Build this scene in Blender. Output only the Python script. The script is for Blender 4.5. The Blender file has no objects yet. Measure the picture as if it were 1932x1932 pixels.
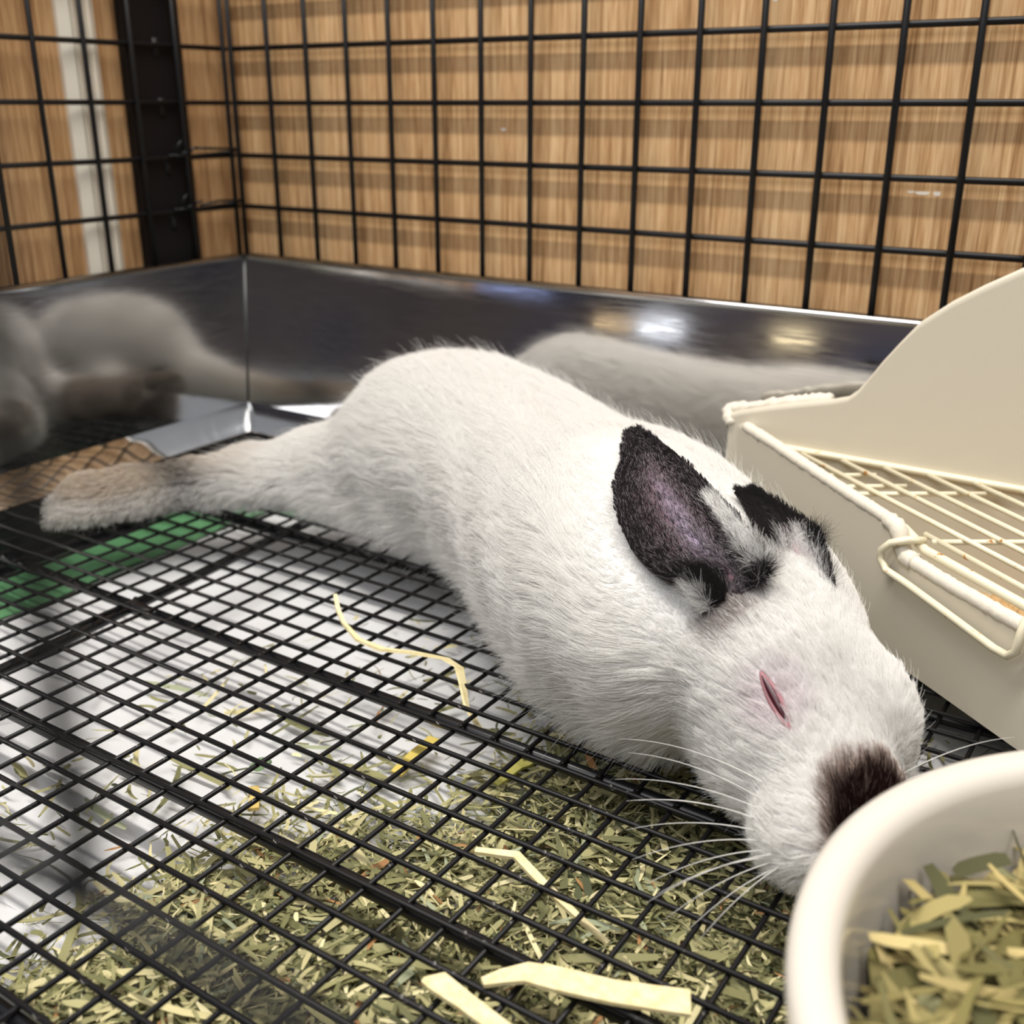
import bpy, math
import numpy as np
from mathutils import Vector, Matrix
rng = np.random.default_rng(7)
S = 0.03                       # one cell of the wire wall = 3 cm; all lengths below are in cells
SC = bpy.context.scene
COL = SC.collection
def V(*a): return np.array(a, float)
def unit(v): return v / np.linalg.norm(v)

# ------------------------------------------------------------------ camera
cam = bpy.data.cameras.new('camera'); camo = bpy.data.objects.new('camera', cam); COL.objects.link(camo)
cam.sensor_width = 36; cam.lens = 2040.44 / 1932 * 36; cam.clip_start = 0.005; cam.clip_end = 50
yaw, pit, rol = -0.5777, -0.3591, 0.0016
fw = V(math.sin(yaw)*math.cos(pit), math.cos(yaw)*math.cos(pit), math.sin(pit))
rt = unit(np.cross(fw, V(0, 0, 1))); up = np.cross(rt, fw)
rt, up = rt*math.cos(rol)+up*math.sin(rol), -rt*math.sin(rol)+up*math.cos(rol)
M = Matrix.Identity(4)
for i in range(3): M[i][0], M[i][1], M[i][2] = rt[i], up[i], -fw[i]
M.translation = Vector((16.3129*S, -16.438*S, 6.4817*S)); camo.matrix_world = M
cam.dof.use_dof = True; cam.dof.focus_distance = 11.3*S; cam.dof.aperture_fstop = 13
SC.camera = camo

# ------------------------------------------------------------------ light and exposure
w = bpy.data.worlds.new('shop'); SC.world = w; w.use_nodes = True
bg = w.node_tree.nodes['Background']; bg.inputs[0].default_value = (0.92, 0.94, 1.0, 1); bg.inputs[1].default_value = 0.35
def area(name, loc, target, sx, sy, watt, col):
    l = bpy.data.lights.new(name, 'AREA'); l.shape = 'RECTANGLE'; l.size = sx; l.size_y = sy; l.energy = watt; l.color = col
    o = bpy.data.objects.new(name, l); COL.objects.link(o); o.location = loc
    d = Vector(target) - Vector(loc); o.rotation_euler = d.to_track_quat('-Z', 'Y').to_euler(); return o
area('ceiling_tube_lamp', (0.36, -0.36, 1.12), (0.36, -0.24, 0), 1.3, 0.05, 13.0, (1.0, 0.95, 0.87))
area('ceiling_fill', (0.40, -0.25, 1.9), (0.40, -0.25, 0), 1.6, 0.9, 9.0, (1.0, 0.97, 0.92))  # added soft fill from above, brightens the rabbit's top and far side
area('aisle_fill', (0.1, -1.5, 1.5), (0.3, -0.2, 0.05), 1.8, 1.0, 17.0, (0.98, 0.98, 1.0))  # added fill from the front, brightens the sides facing the camera
# small lamps of the shop across the aisle, seen only as glints in the tray
area('shop_lamp_warm', (-0.42, -1.20, 0.100), (0.2, 0, 0.05), 0.14, 0.012, 0.010, (1.0, 0.72, 0.40))
area('shop_lamp_white', (-0.29, -1.20, 0.102), (0.2, 0, 0.05), 0.07, 0.03, 0.014, (0.88, 0.92, 1.0))
area('shop_lamp_spot', (-0.06, -1.20, 0.110), (0.3, 0, 0.05), 0.06, 0.02, 0.007, (1.0, 0.82, 0.5))
area('shop_lamp_blue', (-0.60, -1.20, 0.135), (0.2, 0, 0.05), 0.14, 0.03, 0.008, (0.45, 0.55, 1.0))
area('shop_lamp_pink', (-1.04, -1.20, 0.112), (0.0, 0, 0.05), 0.30, 0.06, 0.006, (1.0, 0.45, 0.6))
SC.view_settings.view_transform = 'Standard'; SC.view_settings.look = 'None'
SC.view_settings.gamma = 1; SC.view_settings.use_curve_mapping = False; SC.view_settings.exposure = 0.3
cy = SC.cycles; cy.max_bounces = 14; cy.diffuse_bounces = 7; cy.glossy_bounces = 8; cy.caustics_reflective = True; cy.blur_glossy = 1.0; cy.sample_clamp_indirect = 4.0; cy.caustics_refractive = False
cy.use_denoising = True

# ------------------------------------------------------------------ helpers
def lin(r, g, b):
    f = lambda c: c/12.92 if c <= .04045 else ((c+.055)/1.055)**2.4
    return (f(r/255), f(g/255), f(b/255), 1)
def mat(name, col=(.8, .8, .8, 1), rough=.5, metal=0., spec=.5, **kw):
    m = bpy.data.materials.new(name); m.use_nodes = True; b = m.node_tree.nodes['Principled BSDF']
    b.inputs['Base Color'].default_value = col; b.inputs['Roughness'].default_value = rough
    b.inputs['Metallic'].default_value = metal; b.inputs['Specular IOR Level'].default_value = spec
    for k, v in kw.items(): b.inputs[k.replace('_', ' ')].default_value = v
    return m
def node(m, t, **kw):
    n = m.node_tree.nodes.new(t)
    for k, v in kw.items():
        if k in n.inputs: n.inputs[k].default_value = v
        else: setattr(n, k, v)
    return n
def link(m, a, b): m.node_tree.links.new(a, b)
def bsdf(m): return m.node_tree.nodes['Principled BSDF']
def ramp(m, fac, stops):
    r = node(m, 'ShaderNodeValToRGB'); e = r.color_ramp.elements
    while len(e) < len(stops): e.new(.5)
    for k, (p, c) in enumerate(stops): e[k].position = p; e[k].color = c
    link(m, fac, r.inputs[0]); return r.outputs[0]
def noise(m, scale, detail=3, rough=.5, mapping=None, coord='Object'):
    tc = node(m, 'ShaderNodeTexCoord'); n = node(m, 'ShaderNodeTexNoise'); out = tc.outputs[coord]
    if mapping is not None:
        mp = node(m, 'ShaderNodeMapping'); mp.inputs['Scale'].default_value = mapping
        link(m, out, mp.inputs[0]); out = mp.outputs[0]
    link(m, out, n.inputs['Vector']); n.inputs['Scale'].default_value = scale
    n.inputs['Detail'].default_value = detail; n.inputs['Roughness'].default_value = rough
    return n.outputs['Fac']
def bump(m, fac, strength, dist):
    b = node(m, 'ShaderNodeBump'); b.inputs['Strength'].default_value = strength; b.inputs['Distance'].default_value = dist
    link(m, fac, b.inputs['Height']); link(m, b.outputs[0], bsdf(m).inputs['Normal'])

class MB:
    def __init__(s): s.v = []; s.f = []; s.c = []
    def add(s, vs, fs, col=None):
        o = len(s.v); s.v += [tuple(map(float, p)) for p in vs]; s.f += [tuple(int(i)+o for i in f) for f in fs]
        if col is not None: s.c += [tuple(col)]*len(vs)
        return s
    def box(s, a, b):
        x0, y0, z0 = a; x1, y1, z1 = b
        return s.add([(x0,y0,z0),(x1,y0,z0),(x1,y1,z0),(x0,y1,z0),(x0,y0,z1),(x1,y0,z1),(x1,y1,z1),(x0,y1,z1)],
                     [(0,3,2,1),(4,5,6,7),(0,1,5,4),(1,2,6,5),(2,3,7,6),(3,0,4,7)])
    def tube(s, pts, r, n=8, cap=True, col=None):
        pts = [np.array(p, float) for p in pts]; m = len(pts); rs = r if hasattr(r, '__len__') else [r]*m
        t = [unit(pts[min(i+1, m-1)]-pts[max(i-1, 0)]) for i in range(m)]
        a = unit(np.cross(t[0], V(0, 0, 1) if abs(t[0][2]) < .9 else V(1, 0, 0))); vs = []
        for i in range(m):
            a = unit(a - t[i]*(a@t[i])); b = np.cross(t[i], a)
            for k in range(n):
                q = 2*math.pi*k/n; vs.append(pts[i]+rs[i]*(a*math.cos(q)+b*math.sin(q)))
        fs = [(i*n+k, i*n+(k+1) % n, (i+1)*n+(k+1) % n, (i+1)*n+k) for i in range(m-1) for k in range(n)]
        if cap: fs += [tuple(range(n))[::-1], tuple(range((m-1)*n, m*n))]
        return s.add(vs, fs, col)
    def lathe(s, prof, c=(0, 0, 0), n=64):
        vs = [(c[0]+r*math.cos(2*math.pi*k/n), c[1]+r*math.sin(2*math.pi*k/n), c[2]+z) for r, z in prof for k in range(n)]
        m = len(prof)
        return s.add(vs, [(i*n+k, i*n+(k+1) % n, (i+1)*n+(k+1) % n, (i+1)*n+k) for i in range(m-1) for k in range(n)])
    def mesh(s, name, m=None, smooth=True):
        me = bpy.data.meshes.new(name); me.from_pydata([(x*S, y*S, z*S) for x, y, z in s.v], [], s.f)
        if s.c:
            at = me.color_attributes.new('tint', 'FLOAT_COLOR', 'POINT')
            at.data.foreach_set('color', np.array(s.c, np.float32).ravel())
        if m: me.materials.append(m)
        if smooth: me.polygons.foreach_set('use_smooth', [True]*len(me.polygons))
        me.update(); return me
    def build(s, name, m, parent=None, smooth=True):
        return link_obj(name, s.mesh(name, m, smooth), parent)
def link_obj(name, data, parent=None, loc=None):
    o = bpy.data.objects.new(name, data); COL.objects.link(o)
    if parent: o.parent = parent
    if loc is not None: o.location = [c*S for c in loc]
    return o
def tag(o, label=None, cat=None, group=None, kind=None):
    if label: o['label'] = label
    if cat: o['category'] = cat
    if group: o['group'] = group
    if kind: o['kind'] = kind
    return o
def thing(name, label, cat, group=None): return tag(link_obj(name, None), label, cat, group)
def autosmooth(o, ang=35):
    o.data.set_sharp_from_angle(angle=math.radians(ang)); return o

# ------------------------------------------------------------------ materials
m_black = mat('black_coated_wire', (.006, .006, .007, 1), .38, 0, .2)
f_ = noise(m_black, 900, 4, .7); g_ = noise(m_black, 140, 2)
mx = node(m_black, 'ShaderNodeMath', operation='MULTIPLY'); link(m_black, f_, mx.inputs[0]); link(m_black, g_, mx.inputs[1])
link(m_black, ramp(m_black, mx.outputs[0], [(0, (.004, .004, .005, 1)), (.41, (.007, .006, .006, 1)), (.44, (.30, .28, .26, 1))]), bsdf(m_black).inputs['Base Color'])
m_wire = mat('black_wall_wire', (.008, .008, .009, 1), .4, 0, .3)
m_rod = mat('black_rod', (.005, .005, .006, 1), .26, 0, .35)
m_post = mat('black_steel_post', (.007, .006, .007, 1), .5, 0, .18)
bump(m_post, noise(m_post, 120, 3), .15, .001)
m_steel = mat('stainless_steel', (.74, .735, .73, 1), .06, 1.0)
sc_ = noise(m_steel, 60, 4, .6, (1, 1, 14)); link(m_steel, ramp(m_steel, sc_, [(.3, (.05,)*3+(1,)), (.75, (.15,)*3+(1,))]), bsdf(m_steel).inputs['Roughness'])
m_cove = mat('bright_steel_strip', (.70, .70, .70, 1), .05, 1.0)
m_steelrim = mat('polished_steel_edge', (.72, .72, .72, 1), .18, 1.0)
m_seam = mat('dull_steel_seam', (.22, .22, .22, 1), .5, 1.0)
m_pan = mat('dark_tray_floor', (.012, .012, .014, 1), .35)
m_cream = mat('cream_plastic', lin(205, 197, 179), .36, 0, .45)
m_chew = mat('chewed_cream_plastic', lin(212, 205, 190), .7)
bump(m_chew, noise(m_chew, 500, 4, .7), .35, .0008)
m_grate = mat('cream_coated_wire', lin(222, 215, 190), .38)
n1 = noise(m_grate, 210, 3, .6); link(m_grate, ramp(m_grate, n1, [(.0, lin(222, 215, 192)), (.66, lin(220, 211, 182)), (.70, lin(196, 130, 40)), (.75, lin(80, 48, 20))]), bsdf(m_grate).inputs['Base Color'])
m_bowl = mat('white_glazed_ceramic', lin(206, 199, 188), .16, 0, .5)
m_pad = mat('white_absorbent_sheet', lin(206, 206, 207), .85, 0, .2)
bump(m_pad, noise(m_pad, 160, 4, .6), .35, .0015)
m_green = mat('green_plastic_film', lin(92, 144, 100), .38, 0, .5)
bump(m_green, noise(m_green, 70, 3), .6, .003)
m_strip = mat('white_ribbed_plastic', lin(228, 222, 208), .45)
m_pellet = mat('pressed_wood_pellet', lin(196, 160, 112), .85)
def tinted(name, rough, spec=.3, transl=0.):
    m = mat(name, rough=rough, spec=spec); a = node(m, 'ShaderNodeAttribute', attribute_name='tint'); link(m, a.outputs['Color'], bsdf(m).inputs['Base Color']); return m
m_hay = tinted('dried_hay', .7, .25)
m_straw = mat('pale_straw', lin(226, 212, 170), .6, 0, .3)
fs_ = noise(m_straw, 60, 3, .6, (6, 6, 6)); link(m_straw, ramp(m_straw, fs_, [(.3, lin(212, 194, 142)), (.7, lin(234, 222, 178))]), bsdf(m_straw).inputs['Base Color'])
def wood(name, c0, c1, c2):
    m = mat(name, rough=.55, spec=.25)
    a = noise(m, 1.0, 6, .65, (420, 420, 10)); b = noise(m, 1.0, 3, .5, (60, 60, 2.5)); c = noise(m, 1.0, 2, .5, (1500, 1500, 60))
    s1 = node(m, 'ShaderNodeMath', operation='MULTIPLY_ADD'); link(m, a, s1.inputs[0]); s1.inputs[1].default_value = .9
    s0 = node(m, 'ShaderNodeMath', operation='MULTIPLY'); link(m, b, s0.inputs[0]); s0.inputs[1].default_value = .22; link(m, s0.outputs[0], s1.inputs[2])
    s2 = node(m, 'ShaderNodeMath', operation='MULTIPLY_ADD'); link(m, c, s2.inputs[0]); s2.inputs[1].default_value = .4; link(m, s1.outputs[0], s2.inputs[2])
    link(m, ramp(m, s2.outputs[0], [(.56, c0), (.72, c1), (.90, c2)]), bsdf(m).inputs['Base Color'])
    bump(m, a, .25, .0006); return m
m_wood = wood('oak_laminate', lin(138, 99, 61), lin(190, 149, 104), lin(220, 185, 140))
m_woodl = wood('oak_laminate_shaded', lin(132, 96, 62), lin(176, 136, 94), lin(204, 168, 124))  # same oak as the back wall, colours darkened for the left wall's shade
# ------------------------------------------------------------------ room
wb = MB().box((-1.45, .15, -3), (24, .55, 16)).build('wall_back', m_wood, smooth=False); tag(wb, kind='structure')
wl = MB().box((-1.8, -9.6, -3), (-1.45, .55, 16)).build('wall_left', m_woodl, smooth=False); tag(wl, kind='structure')
m_shop = mat('dim_shop_fittings', rough=.6, spec=.3)
v_ = node(m_shop, 'ShaderNodeTexVoronoi'); v_.inputs['Scale'].default_value = 2.2; tcs = node(m_shop, 'ShaderNodeTexCoord'); link(m_shop, tcs.outputs['Object'], v_.inputs['Vector'])
link(m_shop, ramp(m_shop, v_.outputs['Distance'], [(.1, lin(70, 74, 100)), (.45, lin(110, 98, 92)), (.8, lin(40, 44, 60))]), bsdf(m_shop).inputs['Base Color'])
m_tile = mat('dark_shop_floor', lin(66, 66, 74), .35)
tag(MB().box((-110, -78, -34), (110, -77, 90)).build('wall_front', m_shop, smooth=False), kind='structure')
tag(MB().box((-110, -78, -35), (110, .5, -34)).build('floor', m_tile, smooth=False), kind='structure')
m_scuff = mat('white_scuff', lin(232, 226, 216), .8)
for x, z, a, b in ((12.46, 5.33, .10, .03), (12.66, 5.33, .05, .04), (12.30, 5.34, .05, .02), (10.05, 7.95, .05, .05), (5.31, 6.1, .05, .03)):
    q = [(x+a*math.cos(t)*(1+.25*math.sin(3*t)),   .148, z+b*math.sin(t)*(1+.3*math.cos(2*t))) for t in np.linspace(0, 6.28, 11)[:-1]]
    MB().add(q+[(px, .151, pz) for px, _, pz in q], [tuple(range(10))]+[(k, k+10, (k+1) % 10+10, (k+1) % 10) for k in range(10)]).build('scuff_mark', m_scuff, wb, False)
st = MB()                       # ribbed white cable cover on the left wall
prof = [(-3.66, -1.45), (-3.66, -1.36)]
for g0 in (-3.42, -3.27, -3.13, -3.0): prof += [(g0-.018, -1.30), (g0-.012, -1.42), (g0+.012, -1.42), (g0+.018, -1.30)]
prof += [(-2.90, -1.36), (-2.90, -1.45)]; npf = len(prof)
st.add([(x, y, z) for z in (-2, 14) for y, x in prof], [(k, k+1, k+npf+1, k+npf) for k in range(npf-1)] + [tuple(range(npf-1, -1, -1)), tuple(range(npf, 2*npf))])
tag(st.build('trim_1', m_strip, smooth=False), kind='structure')

# ------------------------------------------------------------------ wire walls
RZ = [3.532+k for k in range(8)]
def wires(root, verts, rows, rv, vm=m_wire):
    base = {}
    for name, a, b in verts + rows:
        L = round(float(np.linalg.norm(b-a)), 3)
        ax = 'z' if abs(b[2]-a[2]) > 1 else ('x' if abs(b[0]-a[0]) > 1 else 'y')
        if (ax, L) not in base: base[(ax, L)] = MB().tube([V(0, 0, 0), b-a], rv, 10).mesh(name, vm)
        link_obj(name, base[(ax, L)], root, a)
bp = thing('wire_panel', 'black wire grid panel along the back, in front of the oak wall', 'wire panel')
bp['label'] = 'wide black square-grid wire panel against the back oak wall'
wires(bp, [('vertical_wire', V(x, -.075, 2.7), V(x, -.075, 11)) for x in range(-1, 21)],
      [('horizontal_wire', V(-1.12, .0, z), V(20.5, .0, z)) for z in RZ], .052)
lp = thing('wire_panel', 'narrower black wire grid panel on the left, before the post and white ribbed strip', 'wire panel')
wires(lp, [('vertical_wire', V(-1.1, y, 2.7), V(-1.1, y, 11)) for y in (-.18, -1.36, -2.38, -3.38, -4.38, -5.36, -6.36, -7.36, -8.36)],
      [('horizontal_wire', V(-1.155, -.06, z), V(-1.155, -9.0, z)) for z in RZ], .048)
for z0, dz in ((5.66, .05), (4.66, -.03)):          # wire ties looped from the post to the corner wire
    pts = [(-1.02, -1.2, z0+dz), (-1.02, -.7, z0+.02), (-1.0, -.12, z0), (-1.06, -.02, z0-.03), (-1.16, -.08, z0-.05), (-1.16, -.7, z0-.08), (-1.14, -1.2, z0-.1), (-1.12, -1.75, z0-.08)]
    MB().tube(pts, .026, 8).build('wire_tie', m_wire, lp)
    for y_, h_ in ((-1.62, .22), (-1.45, -.08), (-1.25, .06)):
        MB().tube([(-1.06, y_-.12, z0-.06), (-.98, y_, z0+.02+h_*.5), (-.96, y_+.08, z0+h_)], [.02, .026, .018], 6).build('tie_end', m_rod, lp)
po = thing('slotted_post', 'black slotted steel angle post behind the left wire panel', 'post')
pm = MB().box((-1.30, -2.42, .2), (-1.24, -1.10, 14)); pm.box((-1.40, -2.42, .2), (-1.30, -2.32, 14)); pm.build('post_face', m_post, po, False)
MB().box((-1.24, -2.42, .2), (-1.20, -2.22, 14)).build('post_edge', m_post, po, False)
sl = []
m_slot = mat('slot_shadow_steel', (.004, .004, .004, 1), .6)
slot_me = MB().tube([(0, 0, -.16), (0, 0, .16)], .07, 10).mesh('slot', m_slot)
for k in range(9): link_obj('slot', slot_me, po, (-1.262, -1.72, 3.3+k*1.05))

# ------------------------------------------------------------------ steel tray
tr = thing('steel_tray', 'mirror-polished stainless steel tray around the wire floor', 'tray')
X0, X1, Y0, Y1, ZR, ZB = -.82, 21.5, -15.6, -.57, 3.55, .50
def cove(p, q, inn):            # concave strip between wall foot and wire floor; p, q corners, inn = inward offsets for each end
    n = 7; vs = []
    for base, off in ((p, inn[0]), (q, inn[1])):
        for k in range(n+1):
            t = k/n; s_ = .36*t**1.1; z = ZB*(1-t)**1.08
            vs.append((base[0]+off[0]*s_, base[1]+off[1]*s_, z+.0))
    return MB().add(vs, [(k, k+1, n+2+k, n+1+k) for k in range(n)])
FLARE, FLAREY = .10, .33
def fl(c, h=1.): return (c[0]+(FLARE if c[0] > 5 else -FLARE)*h, c[1]+(FLAREY if c[1] > -5 else -FLAREY)*h, ZB+(ZR-ZB)*h)
def wallp(name, a, b, inn):
    t = .05; o = MB(); ox, oy = -inn[0]*t, -inn[1]*t
    hh = .03 if inn[1] == 1 else 1.; fa, fb = fl(a, hh), fl(b, hh)
    vs = [(a[0], a[1], ZB), (b[0], b[1], ZB), fb, fa, (a[0]+ox, a[1]+oy, ZB), (b[0]+ox, b[1]+oy, ZB), (fb[0]+ox, fb[1]+oy, fb[2]), (fa[0]+ox, fa[1]+oy, fa[2])]
    o.add(vs, [(0, 1, 2, 3), (7, 6, 5, 4), (3, 2, 6, 7), (1, 0, 4, 5), (0, 3, 7, 4), (2, 1, 5, 6)]); return o.build(name, m_steel, tr, False)
cs = [(X0, Y1), (X1, Y1), (X1, Y0), (X0, Y0)]
inn = [(1, -1), (-1, -1), (-1, 1), (1, 1)]
for k, nm in enumerate(('tray_wall', 'tray_wall', 'tray_wall', 'tray_wall')):
    a, b = cs[k], cs[(k+1) % 4]; nrm_ = ((0, -1), (-1, 0), (0, 1), (1, 0))[k]
    wallp(nm, a, b, nrm_)
    cove(a, b, (inn[k], inn[(k+1) % 4])).build('cove_strip', m_cove, tr)
    hk_ = .03 if k == 2 else 1.; MB().tube([fl(a, hk_), fl(b, hk_)], .055, 10).build('rolled_rim', m_steelrim, tr)
MB().tube([(X0+.01, Y1-.01, ZB+.05), (X0-FLARE+.01, Y1+FLAREY-.01, ZR-.03)], .008, 8).build('weld_seam', m_seam, tr)
MB().add([(X0+.40, Y1-.40, ZB*0-.02), (X1-.4, Y1-.4, -.02), (X1-.4, Y0+.4, -.02), (X0+.4, Y0+.4, -.02)] + [(X0+.40, Y1-.40, -1.12), (X1-.4, Y1-.4, -1.12), (X1-.4, Y0+.4, -1.12), (X0+.4, Y0+.4, -1.12)],
         [(0, 1, 5, 4), (1, 2, 6, 5), (2, 3, 7, 6), (3, 0, 4, 7), (4, 5, 6, 7)]).build('sunken_floor', m_pan, tr, False)

# ------------------------------------------------------------------ wire floor
wf = thing('wire_floor', 'black wire mesh floor the rabbit lies on', 'wire floor')
GO, EU, EV = V(5.13, -8.40), V(.4461, -.0045), V(-.0042, -.4204)
GO = V(5.128, -8.398)
def gp(c, r, z): q = GO+EU*c+EV*r; return V(q[0], q[1], z)
r0, r1, c0, c1 = -18.5, 16.2, -12.6, 35.6
ma = MB().tube([V(0, 0, 0), gp(c1, 0, 0)-gp(c0, 0, 0)], .029, 8).mesh('long_wire', m_black)
mb = MB().tube([V(0, 0, 0), gp(0, r1, 0)-gp(0, r0, 0)], .027, 8).mesh('cross_wire', m_black)
for r in range(-18, 17): link_obj('long_wire', ma, wf, gp(c0, r, -.03))
for c in range(-12, 36): link_obj('cross_wire', mb, wf, gp(c, r0, -.084))
for r in (-17.0, -9.25, -1.62, 4.72, 11.1, 15.6):
    MB().tube([gp(c0, r, -.19), gp(c1, r, -.19)], .083, 12).build('support_rod', m_rod, wf)
MB().tube([gp(-3.6, -18.4, -.185), gp(-2.78, -11.4, -.185), gp(-1.75, 3.0, -.185), gp(-1.2, 16.1, -.185)], .078, 12).build('support_rod', m_rod, wf)
MB().tube([gp(31, -18.4, -.185), gp(31, 16.1, -.185)], .078, 12).build('support_rod', m_rod, wf)
MB().tube([gp(-2.3, -1.9, -.14), gp(-1.9, -1.5, -.16), gp(-1.2, -1.5, -.18), gp(-.7, -1.7, -.16)], [.04, .11, .10, .03], 10).build('weld_bracket', m_rod, wf)

# ------------------------------------------------------------------ absorbent pad under the wire
pd = thing('absorbent_pad', 'white absorbent pad with a green edge lying below the wire floor', 'pad')
def sheet(x0, x1, y0, y1, z, amp, nx, ny, seed, name, m):
    r = np.random.default_rng(seed); ph = r.uniform(0, 6.28, 12); k = r.uniform(.4, 2.6, (12, 2)); vs = []
    for j in range(ny+1):
        for i in range(nx+1):
            x = x0+(x1-x0)*i/nx; y = y0+(y1-y0)*j/ny
            d = sum(math.sin(k[q, 0]*x+k[q, 1]*y*(1 if q % 2 else -1)+ph[q]) for q in range(12))/12
            vs.append((x, y, z+amp*d))
    return MB().add(vs, [(j*(nx+1)+i, j*(nx+1)+i+1, (j+1)*(nx+1)+i+1, (j+1)*(nx+1)+i) for j in range(ny) for i in range(nx)]).build(name, m, pd)
sheet(1.2, 20.2, -15.0, -2.15, -1.03, .10, 90, 56, 3, 'white_sheet', m_pad)
sheet(.0, 1.42, -15.0, -1.5, -.97, .16, 12, 70, 4, 'green_border', m_green)
sheet(.0, 20.4, -2.32, -1.5, -.97, .12, 90, 8, 5, 'green_border', m_green)

# ------------------------------------------------------------------ cage door opening just in front of the lens
fo_ = thing('door_frame', 'thin black cage door frame, a blurred dark smear at lower left', 'door frame')
MB().tube([(15.03, -15.66, 5.33), (15.03, -15.66, 9.5)], .027, 12).build('door_stile', m_wire, fo_)
MB().tube([(9.5, -15.66, 5.33), (16.3, -15.66, 5.33)], .027, 12).build('door_rail', m_wire, fo_)
MB().tube([(9.5, -15.66, 5.33), (9.5, -15.66, -.1)], .027, 12).build('door_leg', m_wire, fo_)
# ------------------------------------------------------------------ litter box
lb = thing('litter_box', 'cream plastic corner litter box with a high curved back and chewed rim', 'litter box')
FD = unit(V(.79, -.61)); A = V(10.40, -1.25); BX = 17.2
backc = [(10.40, 2.08), (10.57, 2.15), (11.0, 2.28), (11.5, 2.41), (11.95, 2.52), (12.16, 2.59), (12.29, 2.71), (12.42, 2.90), (12.58, 3.16), (12.77, 3.43), (13.0, 3.74), (13.37, 4.05), (13.73, 4.29), (14.15, 4.54), (14.7, 4.80), (15.3, 5.0), (16.0, 5.12), (16.7, 5.16), (17.2, 5.16)]
path = [(x, -1.25, h) for x, h in backc]
path += [(BX, -1.25-d, h) for d, h in ((.5, 5.16), (1.2, 5.0), (1.9, 4.6), (2.6, 3.9), (3.1, 3.2), (3.5, 2.75), (4.0, 2.55), (5.0, 2.3))]
D = A+FD*8.15; path += [(BX, D[1]+.55, 2.1), (BX-.06, D[1]+.22, 2.0), (BX-.22, D[1]+.06, 1.92)]
fr = []
for s_, h in ((8.0, 1.85), (7.2, 1.85), (7.05, 1.75), (6.9, 1.36), (6.0, 1.35), (5.0, 1.35), (4.30, 1.37), (4.12, 1.40), (4.02, 1.52), (3.95, 1.68), (3.75, 1.73), (3.0, 1.78), (2.0, 1.86), (1.0, 1.94), (.35, 1.98), (.22, 1.96), (.16, 1.84), (.08, 1.86), (.03, 2.0)):
    q = A+FD*s_; fr.append((q[0], q[1], h))
path += fr
P3 = np.array(path); n = len(P3)
# inward normals in plan
cen2 = V(15.2, -2.9)
def inward(i):
    a, b = P3[(i-1) % n, :2], P3[(i+1) % n, :2]; t = unit(b-a); q = V(-t[1], t[0]); return q if q@(cen2-P3[i, :2]) > 0 else -q
IN = np.array([inward(i) for i in range(n)])
pan = MB(); rows = []
T = .13
for lvl in (0., .5, .93, .985, 1.): rows.append([(P3[i, 0], P3[i, 1], .02+(P3[i, 2]-.02)*lvl) for i in range(n)])
rows.append([(P3[i, 0]+IN[i, 0]*T*.25, P3[i, 1]+IN[i, 1]*T*.25, P3[i, 2]+.045) for i in range(n)])
rows.append([(P3[i, 0]+IN[i, 0]*T*.75, P3[i, 1]+IN[i, 1]*T*.75, P3[i, 2]+.045) for i in range(n)])
for lvl in (1., .985, .93, .5, 0.): rows.append([(P3[i, 0]+IN[i, 0]*T, P3[i, 1]+IN[i, 1]*T, .14+(P3[i, 2]-.14)*lvl) for i in range(n)])
vs = [p for r in rows for p in r]; m = len(rows)
pan.add(vs, [(j*n+i, j*n+(i+1) % n, (j+1)*n+(i+1) % n, (j+1)*n+i) for j in range(m-1) for i in range(n)])
pan.add([rows[-1][i] for i in range(n)], [tuple(range(n))]); pan.add([rows[0][i] for i in range(n)], [tuple(range(n))[::-1]])
autosmooth(pan.build('pan', m_cream, lb), 50)
# chewed bead along the rims
def bead(pts, r, name='chewed_rim', seed=1, amp=.25, k=6):
    pts = np.array(pts); d = np.r_[0, np.cumsum(np.linalg.norm(np.diff(pts, axis=0), axis=1))]
    u = np.linspace(0, d[-1], int(d[-1]/.05)+2); q = np.stack([np.interp(u, d, pts[:, i]) for i in range(3)], 1)
    rr = np.random.default_rng(seed); q += rr.normal(0, r*.035, q.shape)
    return MB().tube(q, list(r*(1+amp*rr.uniform(-1, 1, len(q)))), 9).build(name, m_chew, lb)
def mid(i, dz=.0): return (P3[i, 0]+IN[i, 0]*.065, P3[i, 1]+IN[i, 1]*.065, P3[i, 2]+dz)
ix = {round(s_, 2): len(path)-len(fr)+k for k, (s_, _) in enumerate(((8.0, 0), (7.2, 0), (7.05, 0), (6.9, 0), (6.0, 0), (5.0, 0), (4.30, 0), (4.12, 0), (4.02, 0), (3.95, 0), (3.75, 0), (3.0, 0), (2.0, 0), (1.0, 0), (.35, 0), (.22, 0), (.16, 0), (.08, 0), (.03, 0)))}
bead([mid(ix[.35], -.0), mid(ix[1.], 0), mid(ix[2.], 0), mid(ix[3.], 0), mid(ix[3.75], 0)], .085, seed=2, amp=.05)
bead([mid(ix[3.75], 0), mid(ix[3.95], 0), mid(ix[4.02], 0), mid(ix[4.12], .0), mid(ix[4.3], 0)], .11, seed=3, amp=.12)
bead([mid(ix[4.3], .0), mid(ix[5.]), mid(ix[6.]), mid(ix[6.9])], .09, seed=4, amp=.02)
bead([(10.46, -1.36, 1.96), (10.36, -1.27, 2.08), (10.34, -1.20, 2.16), (10.50, -1.19, 2.19), (10.8, -1.19, 2.27), (11.4, -1.19, 2.42), (11.9, -1.19, 2.54)], .095, seed=5, amp=.28)
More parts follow.
